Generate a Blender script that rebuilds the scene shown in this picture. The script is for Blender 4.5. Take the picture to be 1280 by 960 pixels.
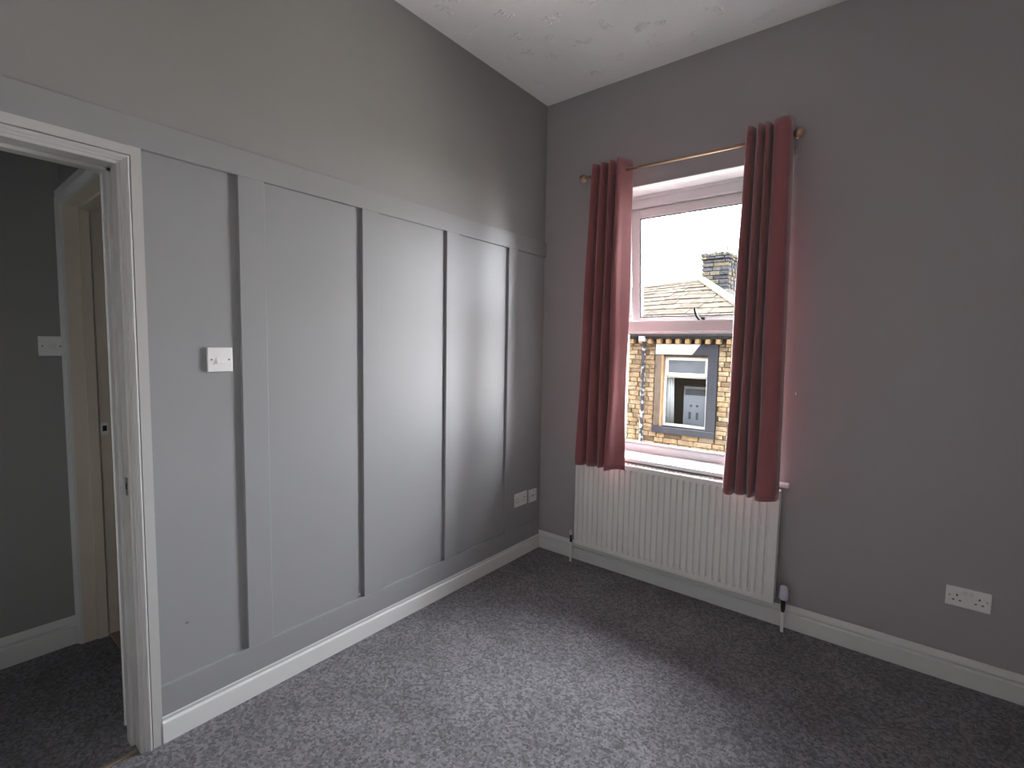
import bpy, bmesh, math, random
from mathutils import Vector, Matrix
random.seed(7)
for o in list(bpy.data.objects): bpy.data.objects.remove(o, do_unlink=True)
scene = bpy.context.scene
C = scene.collection

# ------------------------------------------------------------------ camera
CAM = Vector((2.00425, -2.84444, 1.43646))
yaw, pitch, roll = math.radians(-38.640), math.radians(-4.3137), math.radians(0.98955)
F_PX = 613.14
fw = Vector((math.sin(yaw)*math.cos(pitch), math.cos(yaw)*math.cos(pitch), math.sin(pitch)))
rt0 = Vector((math.cos(yaw), -math.sin(yaw), 0)); up0 = rt0.cross(fw)
rt = math.cos(roll)*rt0 + math.sin(roll)*up0
up = -math.sin(roll)*rt0 + math.cos(roll)*up0
cd = bpy.data.cameras.new('camera'); cam = bpy.data.objects.new('camera', cd); C.objects.link(cam)
cd.sensor_fit = 'HORIZONTAL'; cd.sensor_width = 36.0; cd.lens = F_PX/1280*36; cd.clip_start = 0.02
cam.matrix_world = Matrix(((rt.x, up.x, -fw.x, CAM.x), (rt.y, up.y, -fw.y, CAM.y), (rt.z, up.z, -fw.z, CAM.z), (0, 0, 0, 1)))
scene.camera = cam

# ------------------------------------------------------------------ world, light, exposure
w = bpy.data.worlds.new('world'); scene.world = w; w.use_nodes = True
bg = w.node_tree.nodes['Background']
bg.inputs[0].default_value = (0.94, 0.97, 1.03, 1); bg.inputs[1].default_value = 1.0   # even white overcast sky
sl = bpy.data.lights.new('sun', 'SUN'); sl.energy = 2.5; sl.angle = math.radians(4); sl.color = (1.0, .93, .82)
so = bpy.data.objects.new('sun', sl); C.objects.link(so)      # hazy sun shining along the street from the left
so.rotation_euler = Vector((.80, .10, -.60)).to_track_quat('-Z', 'Y').to_euler()
pl = bpy.data.lights.new('window_portal', 'AREA'); pl.shape = 'RECTANGLE'; pl.size = 1.03; pl.size_y = 1.66
pl.cycles.is_portal = True                       # emits nothing: tells the renderer where daylight enters
po = bpy.data.objects.new('window_portal', pl); C.objects.link(po)
po.location = (0.985, 0.27, 1.59); po.rotation_euler = (math.radians(-90), 0, 0)
vs = scene.view_settings
vs.view_transform = 'Standard'; vs.look = 'None'; vs.gamma = 1.0; vs.use_curve_mapping = False
vs.exposure = 5.52
scene.cycles.max_bounces = 14; scene.cycles.diffuse_bounces = 10; scene.cycles.transparent_max_bounces = 16
scene.cycles.sample_clamp_indirect = 6.0

# ------------------------------------------------------------------ materials
def newmat(name):
    m = bpy.data.materials.new(name); m.use_nodes = True
    nt = m.node_tree; b = nt.nodes['Principled BSDF']
    return m, nt, b
def mat(name, col, rough=0.5, metal=0.0, spec=0.5, var=0.0, vscale=8.0, bump=0.0, bscale=60.0, rnd=0.0, sheen=0.0):
    m, nt, b = newmat(name); N = nt.nodes; L = nt.links
    b.inputs['Base Color'].default_value = (*col, 1); b.inputs['Roughness'].default_value = rough
    b.inputs['Metallic'].default_value = metal; b.inputs['Specular IOR Level'].default_value = spec
    if sheen: b.inputs['Sheen Weight'].default_value = sheen
    tc = N.new('ShaderNodeTexCoord')
    cur = None
    if var:
        n = N.new('ShaderNodeTexNoise'); n.inputs['Scale'].default_value = vscale; n.inputs['Detail'].default_value = 5
        L.new(tc.outputs['Object'], n.inputs['Vector'])
        r = N.new('ShaderNodeMapRange'); r.inputs['From Min'].default_value = .25; r.inputs['From Max'].default_value = .75
        r.inputs['To Min'].default_value = 1-var; r.inputs['To Max'].default_value = 1+var
        L.new(n.outputs['Fac'], r.inputs['Value'])
        cur = r.outputs['Result']
    if rnd:
        oi = N.new('ShaderNodeObjectInfo'); r2 = N.new('ShaderNodeMapRange')
        r2.inputs['To Min'].default_value = 1-rnd; r2.inputs['To Max'].default_value = 1+rnd
        L.new(oi.outputs['Random'], r2.inputs['Value'])
        if cur is not None:
            mm = N.new('ShaderNodeMath'); mm.operation = 'MULTIPLY'; L.new(cur, mm.inputs[0]); L.new(r2.outputs['Result'], mm.inputs[1]); cur = mm.outputs[0]
        else: cur = r2.outputs['Result']
    if cur is not None:
        h = N.new('ShaderNodeVectorMath'); h.operation = 'SCALE'; h.inputs[0].default_value = col
        L.new(cur, h.inputs['Scale']); L.new(h.outputs[0], b.inputs['Base Color'])
    if bump:
        n2 = N.new('ShaderNodeTexNoise'); n2.inputs['Scale'].default_value = bscale; n2.inputs['Detail'].default_value = 3
        L.new(tc.outputs['Object'], n2.inputs['Vector'])
        bp = N.new('ShaderNodeBump'); bp.inputs['Strength'].default_value = bump; bp.inputs['Distance'].default_value = 0.004
        L.new(n2.outputs['Fac'], bp.inputs['Height']); L.new(bp.outputs['Normal'], b.inputs['Normal'])
    return m

M = {}
M['wall'] = mat('mauve_grey_wall_paint', (.385, .360, .364), .6, spec=.35, var=.02, vscale=1.5, bump=.05, bscale=120)
M['pale'] = mat('pale_wall_paint', (.78, .77, .76), .6, spec=.3)
M['wallg'] = mat('grey_wall_paint', (.292, .286, .276), .55, spec=.35, var=.02, vscale=1.5, bump=.05, bscale=120)
M['panel'] = mat('grey_panel_paint', (.295, .295, .295), .42, spec=.45, var=.015, vscale=2, bump=.03, bscale=90)
M['ceil'] = mat('white_ceiling_paint', (.89, .88, .87), .8, spec=.2, bump=.25, bscale=45)
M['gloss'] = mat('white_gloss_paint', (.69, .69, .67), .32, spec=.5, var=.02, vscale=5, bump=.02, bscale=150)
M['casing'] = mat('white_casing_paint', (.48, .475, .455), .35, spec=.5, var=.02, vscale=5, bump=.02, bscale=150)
M['lining'] = mat('aged_cream_paint', (.66, .58, .48), .4, var=.03, vscale=4)
M['sillw'] = mat('white_window_board_paint', (.82, .81, .82), .3, spec=.5)
M['upvc'] = mat('white_plastic_frame', (0.6396, 0.6396, 0.6478), .35, spec=.5)
M['gasket'] = mat('black_rubber_gasket', (.015, .015, .017), .5)
M['blackm'] = mat('black_plastic', (.012, .012, .014), .35)
M['reveal'] = mat('white_reveal_plaster', (.84, .82, .82), .7, spec=.25, bump=.05, bscale=80)
M['rad'] = mat('white_radiator_enamel', (.80, .79, .74), .35, spec=.5)
M['plastic'] = mat('white_switch_plastic', (.82, .81, .79), .35, spec=.5)
M['hole'] = mat('dark_socket_hole', (.01, .01, .01), .7)
M['screw'] = mat('dull_screw_metal', (.25, .25, .25), .4, metal=1)
M['chrome'] = mat('tarnished_valve_metal', (.30, .27, .24), .3, metal=1)
M['darkvalve'] = mat('dark_valve_nut', (.03, .028, .03), .4, metal=.3)
M['trv'] = mat('pale_lilac_grey_plastic', (.62, .61, .70), .45)
M['brass'] = mat('antique_brass', (.46, .33, .235), .3, metal=1)
M['strip'] = mat('worn_threshold_metal', (.42, .33, .24), .4, metal=.8)
M['room2'] = mat('beige_plaster', (.40, .34, .28), .7)
M['brown'] = mat('dark_brown_wood', (.10, .065, .045), .5, var=.2, vscale=10)
# carpet
def carpet(name, a, b_):
    m, nt, b = newmat(name); N = nt.nodes; L = nt.links
    tc = N.new('ShaderNodeTexCoord')
    n = N.new('ShaderNodeTexNoise'); n.inputs['Scale'].default_value = 150; n.inputs['Detail'].default_value = 6; n.inputs['Roughness'].default_value = .82
    L.new(tc.outputs['Object'], n.inputs['Vector'])
    cr = N.new('ShaderNodeValToRGB'); e = cr.color_ramp.elements
    e[0].position = .36; e[0].color = (*a, 1); e[1].position = .66; e[1].color = (*b_, 1)
    vo = N.new('ShaderNodeTexVoronoi'); vo.inputs['Scale'].default_value = 105
    L.new(tc.outputs['Object'], vo.inputs['Vector'])
    sx = N.new('ShaderNodeSeparateColor'); L.new(vo.outputs['Color'], sx.inputs[0])
    mxx = N.new('ShaderNodeMix'); mxx.inputs['Factor'].default_value = .30
    L.new(n.outputs['Fac'], mxx.inputs['A']); L.new(sx.outputs[0], mxx.inputs['B'])
    L.new(mxx.outputs['Result'], cr.inputs['Fac'])
    n2 = N.new('ShaderNodeTexNoise'); n2.inputs['Scale'].default_value = 4.6; n2.inputs['Detail'].default_value = 4
    L.new(tc.outputs['Object'], n2.inputs['Vector'])
    mr = N.new('ShaderNodeMapRange'); mr.inputs['From Min'].default_value = .3; mr.inputs['From Max'].default_value = .7
    mr.inputs['To Min'].default_value = .78; mr.inputs['To Max'].default_value = 1.12
    L.new(n2.outputs['Fac'], mr.inputs['Value'])
    sc_ = N.new('ShaderNodeVectorMath'); sc_.operation = 'SCALE'
    L.new(cr.outputs['Color'], sc_.inputs[0]); L.new(mr.outputs['Result'], sc_.inputs['Scale'])
    L.new(sc_.outputs[0], b.inputs['Base Color'])
    b.inputs['Roughness'].default_value = 1; b.inputs['Specular IOR Level'].default_value = .1
    b.inputs['Sheen Weight'].default_value = .25; b.inputs['Sheen Roughness'].default_value = .6
    bp = N.new('ShaderNodeBump'); bp.inputs['Strength'].default_value = .9; bp.inputs['Distance'].default_value = .006
    L.new(n.outputs['Fac'], bp.inputs['Height']); L.new(bp.outputs['Normal'], b.inputs['Normal'])
    return m
M['carpet'] = carpet('grey_mauve_carpet', (.062, .057, .063), (.250, .237, .258))
# glass: clear thin pane
def glass(name, tint=(1, 1, 1)):
    m, nt, b = newmat(name); N = nt.nodes; L = nt.links
    N.remove(b); out = N['Material Output']
    t = N.new('ShaderNodeBsdfTransparent'); t.inputs[0].default_value = (*tint, 1)
    g = N.new('ShaderNodeBsdfGlossy'); g.inputs['Roughness'].default_value = .01
    fr = N.new('ShaderNodeFresnel'); fr.inputs['IOR'].default_value = 1.25
    mx = N.new('ShaderNodeMixShader'); L.new(fr.outputs[0], mx.inputs[0]); L.new(t.outputs[0], mx.inputs[1]); L.new(g.outputs[0], mx.inputs[2])
    L.new(mx.outputs[0], out.inputs['Surface'])
    return m
M['glass'] = glass('clear_window_glass')
# curtain fabric
def fabric():
    m = mat('dusky_red_curtain_fabric', (.32, .112, .115), .85, spec=.15, var=.08, vscale=14, bump=.12, bscale=500, sheen=.7)
    nt = m.node_tree; b = nt.nodes['Principled BSDF']; out = nt.nodes['Material Output']
    tr = nt.nodes.new('ShaderNodeBsdfTranslucent'); tr.inputs[0].default_value = (.30, .07, .075, 1)
    mx = nt.nodes.new('ShaderNodeMixShader'); mx.inputs[0].default_value = .06
    nt.links.new(b.outputs[0], mx.inputs[1]); nt.links.new(tr.outputs[0], mx.inputs[2]); nt.links.new(mx.outputs[0], out.inputs['Surface'])
    return m
M['fabric'] = fabric()
# outside
def stone_mat(name, cols, rough=.95, scale=14):
    m, nt, b = newmat(name); N = nt.nodes; L = nt.links
    oi = N.new('ShaderNodeObjectInfo'); ge = N.new('ShaderNodeNewGeometry')
    add = N.new('ShaderNodeMath'); add.operation = 'ADD'; L.new(oi.outputs['Random'], add.inputs[0]); L.new(ge.outputs['Random Per Island'], add.inputs[1])
    fr = N.new('ShaderNodeMath'); fr.operation = 'FRACT'; L.new(add.outputs[0], fr.inputs[0])
    cr = N.new('ShaderNodeValToRGB'); els = cr.color_ramp.elements
    els[0].position = 0; els[0].color = (*cols[0], 1); els[1].position = 1; els[1].color = (*cols[-1], 1)
    for i, c in enumerate(cols[1:-1]):
        q = els.new((i+1)/(len(cols)-1)); q.color = (*c, 1)
    L.new(fr.outputs[0], cr.inputs['Fac'])
    tc = N.new('ShaderNodeTexCoord'); n = N.new('ShaderNodeTexNoise'); n.inputs['Scale'].default_value = scale; n.inputs['Detail'].default_value = 6
    L.new(ge.outputs['Position'], n.inputs['Vector'])
    mr = N.new('ShaderNodeMapRange'); mr.inputs['From Min'].default_value = .3; mr.inputs['From Max'].default_value = .7; mr.inputs['To Min'].default_value = .62; mr.inputs['To Max'].default_value = 1.25
    L.new(n.outputs['Fac'], mr.inputs['Value'])
    s = N.new('ShaderNodeVectorMath'); s.operation = 'SCALE'; L.new(cr.outputs['Color'], s.inputs[0]); L.new(mr.outputs['Result'], s.inputs['Scale'])
    L.new(s.outputs[0], b.inputs['Base Color']); b.inputs['Roughness'].default_value = rough; b.inputs['Specular IOR Level'].default_value = 0
    bp = N.new('ShaderNodeBump'); bp.inputs['Strength'].default_value = .5; bp.inputs['Distance'].default_value = .02
    L.new(n.outputs['Fac'], bp.inputs['Height']); L.new(bp.outputs['Normal'], b.inputs['Normal'])
    return m
M['stone'] = stone_mat('weathered_sandstone', [(0.0246, 0.0181, 0.0125), (0.0646, 0.0468, 0.0290), (0.0810, 0.0632, 0.0417), (0.0448, 0.0336, 0.0224), (0.0755, 0.0549, 0.0315), (0.0703, 0.0562, 0.0403)])
M['mortar'] = mat('sandy_mortar', (.022, .016, .010), .95, var=.2, vscale=6, spec=0)
M['chstone'] = stone_mat('sooty_chimney_stone', [(.012, .0125, .014), (.020, .020, .0215), (.036, .030, .019), (.015, .015, .017)])
M['slate'] = stone_mat('stone_roof_slate', [(0.0173, 0.0158, 0.0138), (0.0225, 0.0203, 0.0168), (0.0195, 0.0180, 0.0162), (0.0252, 0.0228, 0.0188)], scale=9)
M['slateu'] = mat('roof_underlay', (.03, .027, .024), .9, spec=0)
M['hip'] = mat('pale_hip_tile', (0.0283, 0.0261, 0.0210), .9, var=.2, vscale=12, spec=0)
M['greyp'] = mat('dark_grey_masonry_paint', (.010, .0105, .0125), .6, var=.1, vscale=6, spec=0)
M['whitep'] = mat('white_masonry_paint', (0.1360, 0.1360, 0.1360), .6, var=.04, vscale=5, spec=0)
M['jambt'] = mat('tan_bare_stone', (0.0862, 0.0575, 0.0310), .9, var=.2, vscale=9, spec=0)
M['jambg'] = mat('grey_brown_stone', (.028, .023, .018), .9, var=.3, vscale=9, spec=0)
M['upvcx'] = mat('white_house_window_plastic', (0.1445, 0.1445, 0.1411), .4, spec=0)
M['gutter'] = mat('dark_gutter', (.012, .0125, .014), .6, var=.3, vscale=15, spec=0)
M['leadw'] = mat('white_mortar_flashing', (.03, .03, .03), .8, spec=0)
M['xglass'] = glass('house_window_glass', (.9, .93, .95))
M['panerefl'] = mat('blue_grey_reflection_glass', (.024, .027, .031), .5, var=.2, vscale=7, spec=.1)  # vent pane's pale reflection painted in as an opaque blue-grey colour
M['xdark'] = mat('dim_room_plaster', (.055, .056, .055), .9, var=.2, vscale=3, spec=0)
M['net'] = mat('white_net_fabric', (.42, .42, .41), .9)
M['cab'] = mat('pale_grey_cabinet', (0.1000, 0.1050, 0.1150), .6)
M['cabd'] = mat('dark_cabinet_glass', (.03, .035, .045), .2)
M['street'] = mat('pale_paved_street', (.34, .32, .29), .95, var=.2, vscale=2, spec=0)
# downpipe with peeling white paint
def pipe_mat():
    m, nt, b = newmat('peeling_black_and_white_paint'); N = nt.nodes; L = nt.links
    tc = N.new('ShaderNodeTexCoord'); n = N.new('ShaderNodeTexNoise'); n.inputs['Scale'].default_value = 9; n.inputs['Detail'].default_value = 4
    L.new(tc.outputs['Object'], n.inputs['Vector'])
    cr = N.new('ShaderNodeValToRGB'); e = cr.color_ramp.elements
    e[0].position = .53; e[0].color = (.010, .0105, .012, 1); e[1].position = .57; e[1].color = (.085, .085, .085, 1)
    L.new(n.outputs['Fac'], cr.inputs['Fac']); L.new(cr.outputs['Color'], b.inputs['Base Color']); b.inputs['Roughness'].default_value = .6; b.inputs['Specular IOR Level'].default_value = 0
    return m
M['pipe'] = pipe_mat()

# ------------------------------------------------------------------ mesh helpers
def link(name, me, m=None, parent=None, smooth=False):
    o = bpy.data.objects.new(name, me); C.objects.link(o)
    if m is not None and not me.materials: me.materials.append(m)
    if parent is not None: o.parent = parent
    if smooth:
        for p in me.polygons: p.use_smooth = True
    return o
def obj(name, bm, m, parent=None, smooth=False, loc=None, angle=None):
    bmesh.ops.recalc_face_normals(bm, faces=bm.faces)
    me = bpy.data.meshes.new(name); bm.to_mesh(me); bm.free()
    if angle is not None:
        for p in me.polygons: p.use_smooth = True
        try: me.set_sharp_from_angle(angle=math.radians(angle))
        except Exception: pass
    o = link(name, me, m, parent, smooth)
    if loc is not None: o.location = loc
    return o
def box(bm, x0, x1, y0, y1, z0, z1, bev=0.0, seg=1):
    r = bmesh.ops.create_cube(bm, size=1.0)
    vs_ = r['verts']
    for v in vs_:
        v.co = Vector((x0+(v.co.x+.5)*(x1-x0), y0+(v.co.y+.5)*(y1-y0), z0+(v.co.z+.5)*(z1-z0)))
    if bev:
        es = list({e for v in vs_ for e in v.link_edges})
        bmesh.ops.bevel(bm, geom=es, offset=bev, segments=seg, profile=.5, affect='EDGES')
    return bm
def boxes(lst, bev=0.0, seg=1):
    bm = bmesh.new()
    for b in lst: box(bm, *b, bev=bev, seg=seg)
    return bm
def prism(bm, pts, axis, a, b):
    """extrude a closed polygon; axis 'z': pts are (x,y); 'x': (y,z); 'y': (x,z)"""
    def P(p, t):
        return {'z': (p[0], p[1], t), 'x': (t, p[0], p[1]), 'y': (p[0], t, p[1])}[axis]
    A = [bm.verts.new(P(p, a)) for p in pts]; B = [bm.verts.new(P(p, b)) for p in pts]
    n = len(pts)
    for i in range(n): bm.faces.new((A[i], A[(i+1) % n], B[(i+1) % n], B[i]))
    bm.faces.new(A); bm.faces.new(B[::-1])
    return bm
def tube(bm, path, r, n=12, caps=True):
    path = [Vector(p) for p in path]; rings = []
    rr = r if isinstance(r, (list, tuple)) else [r]*len(path)
    prev = None
    for i, p in enumerate(path):
        t = (path[min(i+1, len(path)-1)]-path[max(i-1, 0)]).normalized()
        if prev is None:
            u = t.orthogonal().normalized()
        else:
            u = (prev - t*prev.dot(t)).normalized()
        prev = u; v = t.cross(u)
        rings.append([bm.verts.new(p + rr[i]*(math.cos(2*math.pi*k/n)*u + math.sin(2*math.pi*k/n)*v)) for k in range(n)])
    for a, b in zip(rings[:-1], rings[1:]):
        for k in range(n): bm.faces.new((a[k], a[(k+1) % n], b[(k+1) % n], b[k]))
    if caps: bm.faces.new(rings[0][::-1]); bm.faces.new(rings[-1])
    return bm
def lathe(bm, prof, org, axis, n=20):
    """prof: (radius, height) along axis vector from org"""
    ax = Vector(axis).normalized(); u = ax.orthogonal().normalized(); v = ax.cross(u); org = Vector(org); rings = []
    for r, h in prof:
        r = max(r, 1e-5)
        rings.append([bm.verts.new(org + ax*h + r*(math.cos(2*math.pi*k/n)*u + math.sin(2*math.pi*k/n)*v)) for k in range(n)])
    for a, b in zip(rings[:-1], rings[1:]):
        for k in range(n): bm.faces.new((a[k], a[(k+1) % n], b[(k+1) % n], b[k]))
    bm.faces.new(rings[0][::-1]); bm.faces.new(rings[-1])
    return bm
def tag(o, label=None, cat=None, group=None, kind=None):
    if label: o['label'] = label
    if cat: o['category'] = cat
    if group: o['group'] = group
    if kind: o['kind'] = kind
    return o
def thing(name, label, cat, loc=(0, 0, 0), group=None, kind=None):
    o = bpy.data.objects.new(name, None); o.empty_display_size = .05; C.objects.link(o); o.location = loc
    return tag(o, label, cat, group, kind)
def part(name, bm, m, root, **k):
    """mesh given in world coordinates, child of a root placed at root.location"""
    org = root.location
    p = root.parent
    off = Vector(org)
    while p is not None: off = off + p.location; p = p.parent
    bmesh.ops.translate(bm, verts=bm.verts, vec=-off)
    return obj(name, bm, m, root, **k)
def struct(name, bm, m, label, cat, **k):
    return tag(obj(name, bm, m, **k), label, cat, kind='structure')

H = 3.075
XR, YF = 2.68, -3.22            # right wall, wall behind the camera
WX0, WX1, WZ0, WZ1 = .47, 1.50, .76, 2.42   # window opening
DY0, DY1, DZ = -3.12, -2.38, 2.0            # bedroom doorway
LX = -1.0                        # landing wall
D2Y = -2.36                      # wall with the second doorway

# ------------------------------------------------------------------ room shell
struct('floor', boxes([(-.14, XR+.15, YF-.15, .16, -.15, 0)]), M['carpet'], 'grey mauve flecked carpet floor of the bedroom', 'floor')
struct('floor_landing', boxes([(-2.9, -.14, -4.6, .16, -.15, -.002)]), M['carpet'], 'dim dark carpet floor of the landing beyond the doorway', 'floor')
ceil = struct('ceiling', boxes([(-.12, XR+.15, YF-.15, .32, H, H+.2)]), M['ceil'], 'white textured bedroom ceiling', 'ceiling')
struct('ceiling_landing', boxes([(-2.9, -.12, -4.6, .32, 2.75, 2.95)]), M['ceil'], 'ceiling over the dark landing', 'ceiling')
# plaster daubs on the ceiling
bm = bmesh.new(); rs = random.Random(3)
cl = []
tries = 0
while len(cl) < 210 and tries < 4000:
    tries += 1
    p = (rs.uniform(.1, XR-.1), rs.uniform(YF+.1, -.12))
    if all((p[0]-q[0])**2+(p[1]-q[1])**2 > .125**2 for q in cl): cl.append(p)
for cx, cy in cl:
    ang = rs.uniform(0, 6.28); n = rs.randint(9, 17)
    for k in range(n):
        rad_ = rs.uniform(.012, .055); a = ang + rs.uniform(-1.7, 1.7)
        s = rs.uniform(.0045, .0092)
        r = bmesh.ops.create_icosphere(bm, subdivisions=1, radius=s)
        a2 = rs.uniform(0, 3.14)
        mt = Matrix.Translation((cx+rad_*math.cos(a), cy+rad_*math.sin(a), H)) @ Matrix.Rotation(a2, 4, 'Z') @ Matrix.Diagonal((1.9, 1, .55, 1))
        bmesh.ops.transform(bm, matrix=mt, verts=r['verts'])
o = obj('plaster_daubs', bm, M['ceil'], ceil, smooth=True); o['kind'] = 'stuff'; o['label'] = 'small raised plaster daubs stippled over the ceiling'

# left wall (with the doorway)
wl = struct('wall_left', boxes([(-.12, 0, DY1+.0, 0, 0, H), (-.12, 0, YF-.15, DY0, 0, H), (-.12, 0, DY0, DY1, DZ, H)]), M['wallg'],
            'grey wall with raised panelling beside the doorway', 'wall')
T = .017
RB, RT, PB = 2.060, 2.158, .211
def board(name, y0, y1, z0, z1):
    return obj(name, boxes([(0, T, y0, y1, z0, z1)], bev=.0012), M['panel'], wl)
board('rail', YF, -.001, RB, RT)
board('rail', -2.319, -.021, .10, PB)
for y0, y1 in ((-2.021, -1.924), (-1.481, -1.389), (-.946, -.849), (-.408, -.314)):
    board('stile', y0, y1, PB, RB)
# recessed panel sheets between the boards
for y0, y1 in ((-2.319, -2.021), (-1.924, -1.481), (-1.389, -.946), (-.849, -.408), (-.314, -.001)):
    obj('panel', boxes([(-.001, .0015, y0, y1, PB, RB)]), M['panel'], wl)
obj('wall_mark', boxes([(.0015, .0022, -2.232, -2.225, .402, .408)]), M['screw'], wl)['label'] = 'tiny dark mark on the panel near the doorway'

# window wall with rounded plaster edges at the opening
def jamb_block(side):
    bm = bmesh.new(); nz = 8; ns = 9; rings = []
    for i in range(nz+1):
        z = WZ0 + (WZ1-WZ0)*i/nz
        rx = .085 - .05*i/nz; ry = .035
        pts = []
        if side > 0:
            pts = [(WX1, .32)]
            for k in range(ns+1):
                a = math.pi*k/ns/2
                pts.append((WX1+rx-rx*math.cos(a), ry-ry*math.sin(a)))
            pts += [(XR+.15, 0), (XR+.15, .32)]
        else:
            pts = [(WX0, .32)]
            for k in range(ns+1):
                a = math.pi*k/ns/2
                pts.append((WX0-rx+rx*math.cos(a), ry-ry*math.sin(a)))
            pts += [(-.12, 0), (-.12, .32)]
        rings.append([bm.verts.new((x, y, z)) for x, y in pts])
    n = len(rings[0])
    for a, b in zip(rings[:-1], rings[1:]):
        for k in range(n): bm.faces.new((a[k], a[(k+1) % n], b[(k+1) % n], b[k]))
    bm.faces.new(rings[0]); bm.faces.new(rings[-1])
    return bm
bm = jamb_block(1)
b2 = jamb_block(-1); me_ = bpy.data.meshes.new('t'); b2.to_mesh(me_); b2.free(); bm.from_mesh(me_); bpy.data.meshes.remove(me_)
box(bm, -.12, XR+.15, 0, .32, -3.2, WZ0); box(bm, -.12, XR+.15, 0, .32, WZ1, H+.2)
wb = struct('wall_back', bm, M['wall'], 'plain grey wall with the window', 'wall', angle=30)
# white painted reveal skins
obj('reveal_lining', boxes([(WX0, WX1, .004, .19, WZ1-.004, WZ1), (WX0, WX0+.004, .03, .19, WZ0, WZ1), (WX1-.004, WX1, .03, .19, WZ0, WZ1)]), M['reveal'], wb)
struct('wall_right', boxes([(XR, XR+.15, YF-.15, 0, 0, H)]), M['pale'], 'pale wall to the right of the camera', 'wall')
struct('wall_front', boxes([(0, XR, YF-.15, YF, 0, H)]), M['pale'], 'pale wall behind the camera', 'wall')

# baseboards
def base_profile(h=.12, t=.020):
    k = h/.12
    return [(0, 0), (t, 0), (t, .074*k), (t-.002, .0765*k), (t-.0095, .0785*k), (t-.0105, .0825*k), (t-.006, .0865*k), (t-.0035, .0905*k), (t-.003, .096*k), (t-.005, .104*k), (t-.0095, .113*k), (t-.014, .12*k), (0, .12*k)]
def baseboard(name, bm, label):
    return struct(name, bm, M['gloss'], label, 'baseboard')
bm = bmesh.new()
A = [bm.verts.new((d, -2.319, z)) for d, z in base_profile()]; B = [bm.verts.new((d, -d, z)) for d, z in base_profile()]
n = len(A)
for i in range(n): bm.faces.new((A[i], A[(i+1) % n], B[(i+1) % n], B[i]))
bm.faces.new(A); bm.faces.new(B)
baseboard('baseboard_left', bm, 'white moulded baseboard under the panelled wall')
bm = bmesh.new()
A = [bm.verts.new((d, -d, z)) for d, z in base_profile()]; B = [bm.verts.new((XR, -d, z)) for d, z in base_profile()]
for i in range(n): bm.faces.new((A[i], A[(i+1) % n], B[(i+1) % n], B[i]))
bm.faces.new(A); bm.faces.new(B)
baseboard('baseboard_back', bm, 'white moulded baseboard running behind the radiator')
bm = bmesh.new(); prism(bm, [(XR-d, z) for d, z in base_profile()], 'y', YF, -.02)
baseboard('baseboard_right', bm, 'white baseboard on the wall to the right')

# ------------------------------------------------------------------ bedroom doorway
door1 = thing('door_1', 'white moulded door casing and lining of the bedroom doorway', 'doorway', (0, DY1, 0), kind='structure')
CPROF = [(-.004, 0), (-.004, .011), (.002, .012), (.006, .012), (.008, .015), (.013, .0165), (.018, .021), (.023, .023), (.0265, .022), (.028, .020), (.0288, .009), (.0315, .009), (.032, .0165), (.061, .0175), (.061, 0)]
def casing(bm, prof, yi, yl, zt, fx):
    L_ = []
    for w_, t in prof:
        L_.append([bm.verts.new(fx(t, y, z)) for y, z in ((yi+w_, 0), (yi+w_, zt+w_), (yl-w_, zt+w_), (yl-w_, 0))])
    for a, b in zip(L_[:-1], L_[1:]):
        for k in range(3): bm.faces.new((a[k], a[k+1], b[k+1], b[k]))
    bm.faces.new([l[0] for l in L_]); bm.faces.new([l[3] for l in L_])
bm = bmesh.new(); casing(bm, CPROF, DY1, DY0, DZ, lambda t, y, z: (t, y, z))
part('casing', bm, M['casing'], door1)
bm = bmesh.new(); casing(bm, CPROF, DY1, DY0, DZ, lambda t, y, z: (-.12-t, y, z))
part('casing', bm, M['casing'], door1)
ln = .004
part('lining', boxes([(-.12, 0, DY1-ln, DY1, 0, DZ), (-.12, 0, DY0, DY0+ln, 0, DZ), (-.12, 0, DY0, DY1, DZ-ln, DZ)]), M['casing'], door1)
part('door_stop', boxes([(-.10, -.055, DY1-ln-.012, DY1-ln, 0, DZ-ln), (-.10, -.055, DY0+ln, DY0+ln+.012, 0, DZ-ln), (-.10, -.055, DY0+ln, DY1-ln, DZ-ln-.012, DZ-ln)], bev=.001), M['casing'], door1)
sp = part('strike_plate', boxes([(-.034, -.010, DY1-ln-.0015, DY1-ln, .915, .975)]), M['screw'], door1); sp['label'] = 'small metal strike plate'
part('latch_hole', boxes([(-.028, -.016, DY1-ln-.0022, DY1-ln-.001, .935, .957)]), M['hole'], door1)
st = obj('threshold_strip', boxes([(-.024, -.006, DY0+.01, DY1-.008, 0, .006)], bev=.002), M['strip'])
tag(st, 'thin worn metal threshold strip in the bedroom doorway', 'threshold', kind='structure')

# ------------------------------------------------------------------ landing
struct('wall_landing', boxes([(LX-.15, LX, -4.6, D2Y+.13, 0, 2.75)]), M['wallg'], 'dark grey wall across the landing', 'wall')
D2X0, D2X1, D2Z = -.957, -.215, 2.035
wd = struct('wall_landing_end', boxes([(LX, D2X0, D2Y, D2Y+.13, 0, 2.75), (D2X1, -.12, D2Y, D2Y+.13, 0, 2.75), (D2X0, D2X1, D2Y, D2Y+.13, D2Z, 2.75)]), M['wallg'], 'landing end wall around the second doorway', 'wall')
struct('wall_landing_near', boxes([(-2.9, 0, -4.6, -4.45, 0, 2.95), (-.12, 0, -4.45, YF-.15, 0, 2.95)]), M['wallg'], 'landing wall at the near end', 'wall')
bm = bmesh.new(); prism(bm, [(LX+d, z) for d, z in base_profile(.132)], 'y', -4.45, D2Y-.014)
baseboard('baseboard_landing', bm, 'white baseboard on the dark landing wall')
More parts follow.
